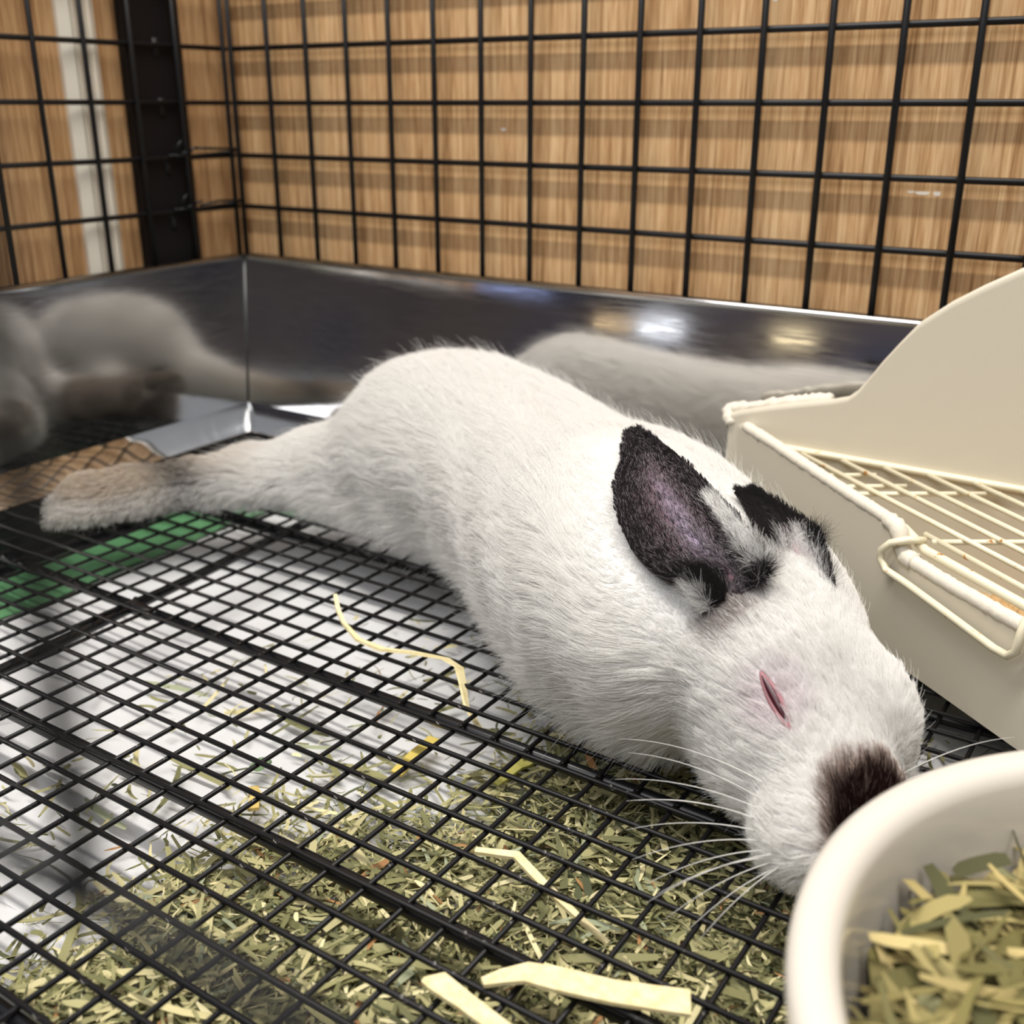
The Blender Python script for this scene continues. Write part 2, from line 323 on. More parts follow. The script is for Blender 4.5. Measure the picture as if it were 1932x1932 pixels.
# ------------------------------------------------------------------ wire grate in the litter box
gr = thing('litter_grate', 'cream coated wire grate with rust spots lying in the litter box', 'grate')
ZG = 1.70
def ongr(x, y, z=ZG): return (x, y, z)
def clipbox(p0, d):             # run a bar through the box until it meets the walls
    return p0
MB().tube([(10.98, -1.42, ZG+.06), (11.3, -1.42, ZG+.06), (15.8, -1.42, ZG+.02), (16.9, -1.5, ZG)], .052, 10).build('frame_wire', m_grate, gr)
MB().tube([(16.9, -1.5, ZG), (16.95, -5.6, ZG-.05)], .055, 10).build('frame_wire', m_grate, gr)
fq = lambda s_, off, z: (A[0]+FD[0]*s_+.61*off, A[1]+FD[1]*s_+.79*off, z)
MB().tube([fq(.9, .22, ZG), fq(2, .2, ZG-.02), fq(3.9, .2, ZG-.06), fq(4.3, .22, ZG-.2), fq(7.6, .22, ZG-.22)], .06, 10).build('frame_wire', m_grate, gr)
for k in range(9):              # long bars parallel to the front
    y0 = -1.42; x0 = 11.57+k*.60
    L = min(5.2, (16.9-x0)/FD[0]*.98)
    if L > .6: MB().tube([(x0, y0, ZG+.02), (x0+FD[0]*L, y0+FD[1]*L, ZG-.04)], .035, 8).build('bar', m_grate, gr)
MB().tube([fq(4.15, .30, ZG-.05), fq(7.6, .30, ZG-.1)], .035, 8).build('bar', m_grate, gr)
for s_, L in ((1.75, .95), (2.25, 1.05), (2.55, 2.1), (4.35, 2.6), (6.2, 2.2)):   # cross bars
    a = fq(s_, .24, ZG-.07); MB().tube([a, (a[0]+.85*L, a[1]+.53*L, ZG-.05)], .036, 8).build('cross_bar', m_grate, gr)
hk = [fq(4.22, .25, 1.60), fq(4.18, .05, 1.62), fq(4.05, -.11, 1.55), fq(3.93, -.13, 1.42), fq(3.93, -.13, 1.30), fq(4.05, -.13, 1.20), fq(4.45, -.13, 1.18), fq(5.15, -.13, 1.12), fq(5.9, -.13, 1.05), fq(6.10, -.13, 1.06), fq(6.20, -.13, 1.16), fq(6.21, -.13, 1.32), fq(6.2, -.08, 1.5), fq(6.18, .1, 1.58)]
MB().tube(hk, .048, 10).build('hook_wire', m_grate, gr)
pel = MB(); rp = np.random.default_rng(9)
for k in range(420):
    a = rp.uniform(0, 6.28); r_ = 1.5*math.sqrt(rp.uniform(0, 1)); x, y = 15.35+r_*math.cos(a), -2.4+r_*.6*math.sin(a)
    t = rp.uniform(0, 6.28); z = .20+.22*(1-r_/1.6)*rp.uniform(.2, 1); L = rp.uniform(.07, .15)
    d = V(math.cos(t)*L, math.sin(t)*L, rp.uniform(-.04, .04)); p = V(x, y, z); pel.tube([p-d, p+d], .055, 6)
tag(pel.build('wood_pellets', m_pellet), 'tan pressed wood pellets heaped on the litter box floor', 'litter', kind='stuff')

# ------------------------------------------------------------------ bowl
bw = thing('food_bowl', 'white glazed ceramic bowl of hay in the near right corner', 'bowl')
BC = (17.69, -10.57, .0)
MB().lathe([(0, .02), (2.35, .02), (2.45, .0), (2.55, .06), (2.66, .4), (2.80, 1.2), (2.865, 1.72), (2.885, 1.86), (2.87, 1.95), (2.80, 2.0), (2.68, 2.0), (2.60, 1.95), (2.565, 1.86), (2.55, 1.6), (2.48, 1.0), (2.38, .5), (2.1, .24), (1.5, .18), (0, .16)], BC, 128).build('bowl_body', m_bowl, bw)

# ------------------------------------------------------------------ hay
HC = [lin(*c) for c in ((120, 120, 84), (154, 150, 108), (184, 178, 132), (136, 134, 92), (206, 196, 150), (230, 220, 176), (90, 94, 68), (170, 126, 84), (160, 166, 138))]
HP = np.array([.2, .2, .16, .14, .12, .07, .06, .02, .03]); HP = HP/HP.sum()
def blade(mb, p, ang, L, wd, bend, tilt, col, r, n=4, thick=0.):
    d = V(math.cos(ang), math.sin(ang), 0); s_ = V(-d[1], d[0], 0); roll = r.uniform(-.7, .7); vs = []
    for k in range(n+1):
        t = k/n-.5; c = p+d*(L*t)+s_*(bend*(t*t-.08)*L)+V(0, 0, tilt*L*t)
        wk = wd*(1 if 0 < k < n else r.uniform(.3, .9))*.5
        sv = s_*math.cos(roll)+V(0, 0, math.sin(roll)); vs += [c-sv*wk, c+sv*wk]
    k2 = r.uniform(.82, 1.18); cc = (col[0]*k2*.87, col[1]*k2*.87, col[2]*k2*.83, 1)
    mb.add(vs, [(2*k, 2*k+1, 2*k+3, 2*k+2) for k in range(n)], cc)
def smooth(a, b, x): t = min(1, max(0, (x-a)/(b-a))); return t*t*(3-2*t)
hay = MB(); rh = np.random.default_rng(21); N = 0
def hdens(x, y): return .035*smooth(-6, -1.5, x-9.4-.42*(y+9.5)) + .965*smooth(-1.3, 1.9, x-9.4-.42*(y+9.5)+.7*math.sin(1.1*x+.8*y)*.6)
while N < 26000:
    x, y = rh.uniform(3, 19), rh.uniform(-13.3, -3.6); d = hdens(x, y)
    d *= 1-.97*smooth(13.3, 14.3, x)*smooth(-7.8, -7.0, y)
    if rh.uniform() > d: continue
    N += 1; big = rh.uniform()
    L = rh.uniform(.35, 1.1) if big < .12 else rh.uniform(.08, .40); wd = rh.uniform(.03, .085) if big < .12 else rh.uniform(.010, .05)
    z = -.90+.36*d**2*rh.uniform(0, 1)+.02
    blade(hay, V(x, y, z), rh.uniform(0, 6.28), L, wd, rh.normal(0, .35), rh.normal(0, .10+.10*d), HC[rh.choice(len(HC), p=HP)], rh)
tag(hay.build('loose_hay', m_hay, smooth=False), 'chopped green hay scattered on the white pad below the wire', 'hay', kind='stuff')
hb = MB()
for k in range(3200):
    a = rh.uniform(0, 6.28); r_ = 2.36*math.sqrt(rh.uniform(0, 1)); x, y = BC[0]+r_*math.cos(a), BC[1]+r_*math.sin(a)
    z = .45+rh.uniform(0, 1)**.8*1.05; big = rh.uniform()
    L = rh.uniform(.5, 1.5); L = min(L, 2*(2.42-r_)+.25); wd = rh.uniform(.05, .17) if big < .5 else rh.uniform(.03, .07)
    hc_ = HC[rh.choice(len(HC), p=HP)]; blade(hb, V(x, y, z), rh.uniform(0, 6.28), L, wd, rh.normal(0, .5), rh.normal(0, .22), (hc_[0]*.74, hc_[1]*.66, hc_[2]*.52), rh, 6)  # hay colours turned down for the shade inside the bowl
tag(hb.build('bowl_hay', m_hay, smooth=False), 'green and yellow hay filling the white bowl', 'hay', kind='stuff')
def straw(pts, wd, label, name='straw', m=None, up_=.0, twist=0):
    pts = np.array(pts, float); mb = MB(); n_ = len(pts); vs = []; th = .018
    for k in range(n_):
        t = unit(pts[min(k+1, n_-1)]-pts[max(k-1, 0)]); s_ = unit(np.cross(t, V(0, 0, 1))); u_ = np.cross(s_, t)
        q = twist*k/n_; s2 = s_*math.cos(q)+u_*math.sin(q); u2 = np.cross(s2, t)
        wk = (wd[k] if hasattr(wd, '__len__') else wd)*.5
        vs += [pts[k]-s2*wk-u2*th, pts[k]+s2*wk-u2*th, pts[k]+s2*wk+u2*th, pts[k]-s2*wk+u2*th]
    fs = [(4*k+i, 4*k+(i+1) % 4, 4*k+4+(i+1) % 4, 4*k+4+i) for k in range(n_-1) for i in range(4)] + [(0, 1, 2, 3), (4*n_-1, 4*n_-2, 4*n_-3, 4*n_-4)]
    o = mb.add(vs, fs).build(name, m or m_straw, None, False); tag(o, label, 'straw'); return o
straw([(12.50, -11.0, .05), (12.60, -10.88, .06), (12.76, -10.77, .10), (13.02, -10.71, .12), (13.4, -10.56, .08), (13.72, -10.41, .06), (13.95, -10.30, .05)], [.08, .14, .2, .24, .23, .24, .25], 'broad flat pale straw on the wire floor beside the bowl')
straw([(12.10, -11.24, .05), (12.22, -11.22, .09), (12.52, -11.26, .08), (12.9, -11.32, .07), (13.3, -11.4, .06)], [.05, .20, .16, .15, .15], 'pale green straw end at the bottom edge of the photo')
straw([(6.86, -6.40, .16), (7.1, -6.62, .09), (7.37, -6.82, .05), (7.83, -7.06, .03), (8.27, -7.11, .04), (8.68, -6.98, .05), (9.11, -6.90, .06), (9.37, -6.97, .05), (9.58, -7.19, .0), (9.78, -7.40, -.14), (10.08, -7.56, -.26), (10.40, -7.66, -.32)], [.05, .06, .05, .08, .15, .17, .17, .13, .1, .07, .16, .2], 'long twisted straw lying across the open wire floor near the belly', twist=1.0)
straw([(11.45, -9.60, -.06), (11.82, -9.46, -.05), (12.21, -9.58, -.14), (12.6, -9.66, -.24), (12.95, -9.74, -.3)], [.07, .1, .09, .06, .04], 'thin greenish straw poking through the wire left of the whiskers')
def pstraw(a, b, wd, label, col, z=-.84):
    mm = mat('straw_'+label.split()[0], lin(*col), .6, 0, .3); a, b = V(*a, z), V(*b, z+.05); c = (a+b)/2+V(.02, .03, .05)
    straw([a, a+(b-a)*.3+V(.01, .0, .03), c, a+(b-a)*.75, b], wd, label, m=mm)
pstraw((9.30, -8.15), (9.26, -7.36), .16, 'yellow hollow hay stalk on the pad, left of the thick hay', (208, 186, 96))
pstraw((10.36, -7.68), (10.50, -7.05), .17, 'olive yellow hay stalk on the pad right below the rabbit', (196, 190, 104))
pstraw((8.10, -9.26), (8.46, -9.60), .12, 'short golden stalk standing among thin hay on the pad', (206, 180, 108))
pstraw((12.36, -8.52), (12.75, -8.95), .15, 'pale straw bit in the hay below the whiskers', (216, 204, 150))
pstraw((9.35, -11.3), (10.05, -11.7), .19, 'greyish broad straw in the hay at lower left', (176, 160, 130))
lf = MB(); lfv = [(7.83+.26*t*.45-.12*math.sin(3.14*t)*s_*.9, -9.08+.27*t+.10*math.sin(3.14*t)*s_, -.82+.04*abs(s_)) for t in np.linspace(0, 1, 7) for s_ in (-1, 0, 1)]
lf.add(lfv, [(3*k+i, 3*k+i+1, 3*k+4+i, 3*k+3+i) for k in range(6) for i in range(2)])
tag(lf.build('leaf', mat('dried_leaf', lin(104, 130, 92), .7)), 'grey-green dried leaf scrap alone on the white pad', 'leaf')
# ------------------------------------------------------------------ rabbit: implicit body
def rcone(p,a,b,ra,rb):
    ab=b-a; t=np.clip(((p-a)@ab)/(ab@ab),0,1)
    return np.linalg.norm(p-a-t[:,None]*ab,axis=1)-(ra+(rb-ra)*t)
def ellip(p,c,ax,r):
    q=(p-c)@ax.T
    k0=np.linalg.norm(q/r,axis=1); k1=np.linalg.norm(q/(r*r),axis=1)
    return k0*(k0-1)/np.maximum(k1,1e-6)
def smin(a,b,k):
    h=np.clip(.5+.5*(b-a)/k,0,1)
    return b+(a-b)*h-k*h*(1-h)
NF=V(.46,.887,0)
HX=unit(V(.66,-.61,-.45)); HS=unit(V(.66,.75,.05)); HS=unit(HS-HX*(HS@HX)); HU=np.cross(HX,HS); HU=HU if HU[2]>0 else -HU
HAX=np.array([HX,HS,HU])
# prims: kind, params, flow dir, blend k
PR=[]
def cone(a,b,ra,rb,k=.35,flow=None):
    a=V(*a);b=V(*b);PR.append(('c',(a,b,ra,rb),k,unit(a-b) if flow is None else unit(V(*flow))))
def ell(c,r,k=.3,ax=None,flow=(-.8,.5,.2)):
    PR.append(('e',(V(*c),HAX if ax is None else ax,V(*r)),k,unit(V(*flow))))
path=[((6.2,-2.5,1.33),1.25),((7.5,-3.05,1.26),1.22),((9.1,-4.08,1.22),1.2),((10.5,-5.16,1.3),1.32),((11.5,-6.0,1.27),1.28),((12.4,-6.62,1.35),1.12)]
def spline(A_, n_):
    out = []
    for x in np.linspace(0, len(A_)-1, n_):
        i = min(int(x), len(A_)-2); t = x-i; p0, p1, p2, p3 = A_[max(i-1, 0)], A_[i], A_[i+1], A_[min(i+2, len(A_)-1)]
        out.append(.5*((2*p1)+(-p0+p2)*t+(2*p0-5*p1+4*p2-p3)*t*t+(-p0+3*p1-3*p2+p3)*t**3))
    return np.array(out)
for o in (-.42,.42):
    sp=spline(np.array([list(a)+[r] for a,r in path]),18)
    PR.append(('h',[(V(*a[:3])+NF*o,V(*b[:3])+NF*o,a[3]-.01,b[3]-.01) for a,b in zip(sp[:-1],sp[1:])],.5,None))
def chain(p,segs,flow=False):
    d=None
    for a,b,ra,rb in segs:
        e=rcone(p,a,b,ra,rb)
        if d is None: d=e; fl=np.tile(unit(a-b),(len(p),1))
        else:
            if flow: fl[e<d]=unit(a-b)
            d=np.minimum(d,e)
    return (d,fl) if flow else d
BAX=np.array([unit(V(.887,-.46,0)),unit(NF),V(0,0,1)])
# near haunch and leg
ell((5.85,-3.1,1.12),(1.45,1.05,1.15),.9,BAX,(-.9,.35,-.15))
cone((5.2,-3.25,.92),(3.9,-3.4,.65),.92,.62,.4,(-1,.1,-.1))
cone((3.9,-3.4,.65),(2.8,-3.95,.47),.62,.44,.3,(-1,-.2,-.1))
cone((2.8,-3.95,.47),(2.05,-4.7,.4),.44,.36,.25,(-.7,-.6,0))
cone((2.05,-4.7,.4),(1.6,-5.5,.38),.36,.4,.2,(-.5,-.8,0))
cone((1.6,-5.5,.38),(1.2,-6.15,.36),.4,.42,.2,(-.5,-.8,0))
cone((1.2,-6.1,.36),(.74,-6.48,.22),.36,.12,.15,(-.5,-.8,-.1))
cone((1.35,-6.05,.25),(1.12,-6.78,.15),.26,.12,.1,(-.3,-.9,-.1))
# far hind foot
cone((6.1,-1.8,.8),(4.7,-1.5,.42),.75,.36,.3,(-1,.2,0))
cone((4.7,-1.5,.42),(3.5,-1.3,.5),.36,.30,.2,(-1,0,0))
cone((3.5,-1.3,.5),(2.45,-1.15,.66),.30,.24,.15,(-1,0,0))
# head
ell((13.05,-6.85,1.42),(1.2,1.02,1.0),.35)
cone((13.6,-7.4,1.15),(14.25,-8.0,.8),.84,.55,.3)
ell((14.14,-8.40,.54),(.48,.40,.46),.2)
ell((14.5,-8.0,.52),(.48,.4,.44),.2)
ell((13.42,-7.6,.76),(.72,.55,.62),.3)
ell((14.0,-6.95,.75),(.75,.6,.7),.3)
ell((14.25,-7.15,1.2),(.48,.4,.42),.3)
ell((13.6,-7.55,1.55),(.5,.32,.35),.25)
def sdf(p):
    d=None
    for kind,a,k,fl in PR:
        e=rcone(p,*a) if kind=='c' else chain(p,a) if kind=='h' else ellip(p,*a)
        d=e if d is None else smin(d,e,k)
    # flatten on the wire floor
    return smin_neg(d,.06-p[:,2])
def smin_neg(d,f): # smooth max
    return -smin(-d,-f,.15)
def surfnet(f,lo,hi,h):
    lo=np.array(lo);n=np.ceil((np.array(hi)-lo)/h).astype(int)+1
    g=np.stack(np.meshgrid(*[lo[i]+h*np.arange(n[i]) for i in range(3)],indexing='ij'),-1).reshape(-1,3)
    D=np.concatenate([f(c) for c in np.array_split(g,max(1,len(g)//200000))]).reshape(n)
    s=D<0
    cs=[(i,j,k) for i in (0,1) for j in (0,1) for k in (0,1)]
    sl=lambda A,o:A[o[0]:A.shape[0]-1+o[0],o[1]:A.shape[1]-1+o[1],o[2]:A.shape[2]-1+o[2]]
    cnt=sum(sl(s,o).astype(int) for o in cs); act=(cnt>0)&(cnt<8)
    acc=np.zeros(act.shape+(3,));num=np.zeros(act.shape)
    for o in cs:
        for ax in range(3):
            if o[ax]==0:
                o2=list(o);o2[ax]=1
                a=sl(D,o);b=sl(D,tuple(o2));m=((a<0)!=(b<0))
                t=np.where(m,a/np.where(a==b,1,a-b),0)
                for d in range(3):
                    acc[...,d]+=np.where(m,(o[d]+ (t if d==ax else 0)),0)
                num+=m
    idx=-np.ones(act.shape,int);idx[act]=np.arange(act.sum())
    ii=np.argwhere(act)
    verts=lo+h*(ii+acc[act]/num[act][:,None])
    quads=[]
    for ax in range(3):
        b,c=(ax+1)%3,(ax+2)%3
        A=np.take(D,range(n[ax]-1),ax)<0;B_=np.take(D,range(1,n[ax]),ax)<0
        w=np.argwhere(A!=B_); 
        w=w[(w[:,b]>0)&(w[:,c]>0)&(w[:,b]<n[b]-1)&(w[:,c]<n[c]-1)]
        sg=A[tuple(w.T)]
        def at(db,dc):
            q=w.copy();q[:,b]-=db;q[:,c]-=dc;return idx[tuple(q.T)]
        q=np.stack([at(1,1),at(0,1),at(0,0),at(1,0)],1)
        q[~sg]=q[~sg][:,::-1];quads.append(q)
    return verts,np.concatenate(quads)
LO,HI=(.3,-9.4,-.1),(15.6,-.2,3.3)
# ------------------------------------------------------------------ rabbit: surface
rv, rq = surfnet(sdf, LO, HI, .065)
def grad(p, e=2e-3):
    g = np.stack([sdf(p+np.eye(3)[i]*e)-sdf(p-np.eye(3)[i]*e) for i in range(3)], 1); return g/np.maximum(np.linalg.norm(g, axis=1), 1e-9)[:, None]
def flow(p):
    acc = np.zeros_like(p)
    for kind, a, k, fl in PR:
        if kind == 'h': e, fl = chain(p, a, True)
        else: e = rcone(p, *a) if kind == 'c' else ellip(p, *a)
        acc += np.exp(-np.clip(e, 0, 9)/.25)[:, None]*fl
    return acc
EYE, EN = V(13.68, -8.115, 1.55), unit(V(-.02, -.86, .51))
E1 = V(.29, -.16, -.26); E1 = unit(E1-EN*(E1@EN)); E2 = np.cross(EN, E1)
def segd(p, a, b): return rcone(p, V(*a), V(*b), 0, 0)
def sm(a, b, x): t = np.clip((x-a)/(b-a), 0, 1); return t*t*(3-2*t)
def dark_mask(p):               # 1 where the coat is dark brown-black on the nose
    d = segd(p, (14.66, -8.24, .92), (14.80, -8.60, .5)); return 1-sm(.20, .58, d+.05*np.sin(9*p[:, 0]+7*p[:, 2]))
def foot_mask(p): return np.where((p[:, 0] < 3) & (p[:, 1] < -2.4), 1-sm(1.75, 2.55, p[:, 0]), 0)
def hock_mask(p): return np.where(p[:, 0] < 3.2, np.exp(-((p[:, 1]+5.0)/.36)**2), 0)
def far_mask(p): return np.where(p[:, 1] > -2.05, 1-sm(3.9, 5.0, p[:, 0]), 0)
def tail_mask(p): return 1-sm(.28, .45, np.linalg.norm((p-V(4.72, -2.3, .75)), axis=1))
W_ = np.array([.86, .85, .83])
def coat(p, rnd=None):
    c = np.tile(W_, (len(p), 1)); r = rnd if rnd is not None else np.full((len(p), 3), .5)
    mix = lambda c, col, f: c*(1-f[:, None])+np.array(col)*f[:, None]
    up_ = sm(.32, .62, p[:, 2])
    tan = np.array(lin(192, 176, 156)[:3]); gry = np.array(lin(92, 86, 84)[:3])
    leg = np.where(p[:, 0] < 3.6, 1., 0.)*(1-sm(2.2, 3.6, p[:, 0]))*sm(.5, .72, p[:, 2])*(p[:, 1] < -2.4)
    c = mix(c, tan, leg*.55*(r[:, 0] < .75))
    f = foot_mask(p); c = mix(c, tan, f*np.clip(.25+.75*up_, 0, 1)*(.35+.6*(r[:, 0] < .6)))
    c = mix(c, gry, f*.55*(r[:, 1] < .14))
    c = mix(c, gry*.55, hock_mask(p)*(r[:, 1] < .30+.4*up_)*.9)
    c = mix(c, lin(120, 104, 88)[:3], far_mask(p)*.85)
    c = mix(c, lin(34, 30, 30)[:3], tail_mask(p))
    d = dark_mask(p); d = np.clip(d+(r[:, 0]-.5)*.5*sm(.02, .3, d), 0, 1); c = mix(c, lin(150, 118, 100)[:3], sm(.05, .45, d)*.8); c = mix(c, lin(40, 26, 24)[:3], sm(.35, .75, d)*np.where(r[:, 2] < .93, 1, .5))
    e = np.linalg.norm(p-EYE, axis=1); c = mix(c, lin(216, 198, 206)[:3], (1-sm(.10, .5, e))*.38)
    for q in ((12.95, -7.78, 2.0), (13.1, -7.6, 2.18)):
        e = np.linalg.norm(p-V(*q), axis=1); c = mix(c, lin(120, 100, 92)[:3], (1-sm(.08, .34, e))*.6*(r[:, 0] < .8))
    return c
rb = thing('rabbit', 'white rabbit with dark ears and nose sleeping stretched out on the wire floor', 'rabbit')
m_skin = tinted('rabbit_coat', .8, .1)
bme = bpy.data.meshes.new('body'); bme.from_pydata((rv*S).tolist(), [], rq.tolist())
at = bme.color_attributes.new('tint', 'FLOAT_COLOR', 'POINT'); at.data.foreach_set('color', np.c_[coat(rv)*.72, np.ones(len(rv))].astype(np.float32).ravel())  # skin tint darkened in place of the shade between hairs
bme.materials.append(m_skin); bme.polygons.foreach_set('use_smooth', [True]*len(bme.polygons)); bme.update()
body = link_obj('body', bme, rb)

EL = np.array([[12.80, -7.80, 2.02], [12.58, -7.74, 2.19], [12.267, -7.726, 2.285], [11.931, -7.521, 2.368], [11.602, -7.189, 2.529], [11.282, -6.677, 2.662], [11.075, -6.10, 2.70], [10.875, -5.72, 2.745], [10.681, -5.285, 2.797]])
ER = np.array([[13.20, -7.38, 2.28], [13.221, -7.305, 2.427], [13.064, -7.229, 2.58], [12.806, -7.003, 2.668], [12.335, -6.489, 2.705], [11.83, -6.042, 2.777], [11.289, -5.507, 2.773], [10.993, -5.322, 2.805], [10.774, -5.191, 2.808]])
FL_ = np.array([[13.25, -7.20, 2.25], [13.09, -7.05, 2.45], [12.90, -6.79, 2.56], [12.54, -6.19, 2.55], [12.31, -5.87, 2.58]])
FR_ = np.array([[13.72, -6.80, 2.10], [13.50, -6.52, 2.44], [13.33, -6.40, 2.56], [12.86, -6.05, 2.60], [12.42, -5.66, 2.58]])
CV = unit(V(.35, -.75, .55))
EL = EL+CV*(.08+.08*np.linspace(0, 1, len(EL)))[:, None]; ER = ER+CV*(.09+.14*np.linspace(0, 1, len(ER)))[:, None]
FL_ = FL_+CV*.09; FR_ = FR_+CV*.09
def catmull(A_, n_):
    u_ = np.linspace(0, len(A_)-1, n_); out = []
    for x in u_:
        i = min(int(x), len(A_)-2); t = x-i; p0, p1, p2, p3 = A_[max(i-1, 0)], A_[i], A_[i+1], A_[min(i+2, len(A_)-1)]
        out.append(.5*((2*p1)+(-p0+p2)*t+(2*p0-5*p1+4*p2-p3)*t*t+(-p0+3*p1-3*p2+p3)*t**3))
    return np.array(out)
# strands: root, normal, direction, length, radius, colour, lift
ST = []
def strands(root, nrm_, dirv, L, rad, col, lift, droop=.05, npt=5, clump=.12, camt=.25):
    root = np.asarray(root); N_ = len(root)
    dt = dirv-nrm_*np.sum(dirv*nrm_, 1)[:, None]; dt += rng.normal(0, .14, dt.shape); dt -= nrm_*np.sum(dt*nrm_, 1)[:, None]
    dt /= np.maximum(np.linalg.norm(dt, axis=1), 1e-6)[:, None]
    L = (L*rng.uniform(.7, 1.25, N_))[:, None]; lift = np.broadcast_to(lift, (N_,))[:, None]*rng.uniform(.6, 1.4, (N_, 1))
    tip = root+L*(dt*np.cos(lift)+nrm_*np.sin(lift)); tip[:, 2] -= droop*L[:, 0]
    cell = np.floor(root/clump+rng.uniform(0, 1, 3)).astype(np.int64); key = cell[:, 0]*73856093 ^ cell[:, 1]*19349663 ^ cell[:, 2]*83492791
    _, inv = np.unique(key, return_inverse=True); cnt = np.bincount(inv)
    mt = np.stack([np.bincount(inv, tip[:, i])/cnt for i in range(3)], 1)[inv]
    cj = rng.normal(0, .05, (len(cnt), 3))[inv]
    tip = tip*(1-camt)+(mt+cj)*camt
    mid = root*.55+tip*.45+nrm_*L*.16
    t = np.linspace(0, 1, npt)[None, :, None]
    P_ = root[:, None]*(1-t)**2+2*mid[:, None]*t*(1-t)+tip[:, None]*t**2
    ST.append((P_, np.broadcast_to(np.asarray(rad, float), (N_,)), np.asarray(col)))
tri = np.concatenate([rq[:, [0, 1, 2]], rq[:, [0, 2, 3]]])
ar = np.linalg.norm(np.cross(rv[tri[:, 1]]-rv[tri[:, 0]], rv[tri[:, 2]]-rv[tri[:, 0]]), axis=1)*.5
tc_ = rv[tri].mean(1); ar = ar*np.where(tc_[:, 2] < .10, .12, 1)*np.where(tc_[:, 0] > 12.6, 1.7, 1)*np.where(tc_[:, 0] < 3, 1.5, 1)
NS = 440000
pick = rng.choice(len(tri), NS, p=ar/ar.sum()); u = rng.uniform(0, 1, (NS, 2)); fl_ = u.sum(1) > 1; u[fl_] = 1-u[fl_]
root = rv[tri[pick, 0]]*(1-u.sum(1))[:, None]+rv[tri[pick, 1]]*u[:, :1]+rv[tri[pick, 2]]*u[:, 1:]
q = root-EYE; el = ((q@E1)/.28)**2+((q@E2)/.052)**2
keep = (el > 1) | (np.abs(q@EN) > .3); root = root[keep]
nn = grad(root); fd = flow(root)
for k in range(3): fd[:, k] += .22*np.linalg.norm(fd, axis=1)*np.sin(root@V(2.1+k, 3.3-k, 2.7)*1.3+k*2)
hd = sm(12.2, 13.2, root[:, 0]+.35*(-root[:, 1]-7.0)*.5)
Ln = .36*(1-hd)+.15*hd
low = (1-sm(.2, 1.0, root[:, 2]))
Ln = Ln*(1+.30*low*(1-hd))
Ln = np.where(root[:, 0] < 4.2, .26, Ln); Ln = np.where(root[:, 0] < 2.4, .145, Ln)
near_eye = np.linalg.norm(root-EYE, axis=1); Ln = np.where(near_eye < .5, np.minimum(Ln, .08+.16*near_eye), Ln)
mz = np.linalg.norm(root-V(14.3, -8.4, .7), axis=1); Ln = np.where(mz < .7, np.minimum(Ln, .13), Ln)
ep = np.concatenate([catmull(EL, 14), catmull(ER, 14), (catmull(EL, 14)+catmull(ER, 14))/2, catmull(EL, 14)*.75+catmull(ER, 14)*.25, catmull(EL, 14)*.25+catmull(ER, 14)*.75, (catmull(FL_, 8)+catmull(FR_, 8))/2])
de = np.full(len(root), 9.)
for e_ in ep: de = np.minimum(de, np.linalg.norm(root-e_, axis=1))
Ln = np.where(de < .75, np.minimum(Ln, np.where(root[:, 0] > 12.9, .10, .05)+.38*np.clip(de-.25, 0, 1)), Ln)
lift = .27*(1-hd)+.24*hd+.75*low**1.5
strands(root, nn, fd, Ln, .0019, coat(root, rng.uniform(0, 1, (len(root), 3))), lift)
# long guard hairs
g_ = rng.choice(len(root), 9000, replace=False)
strands(root[g_], nn[g_], fd[g_], Ln[g_]*1.55, .0014, coat(root[g_], rng.uniform(0, 1, (len(g_), 3))), lift[g_]+.15, clump=.05, camt=.1)

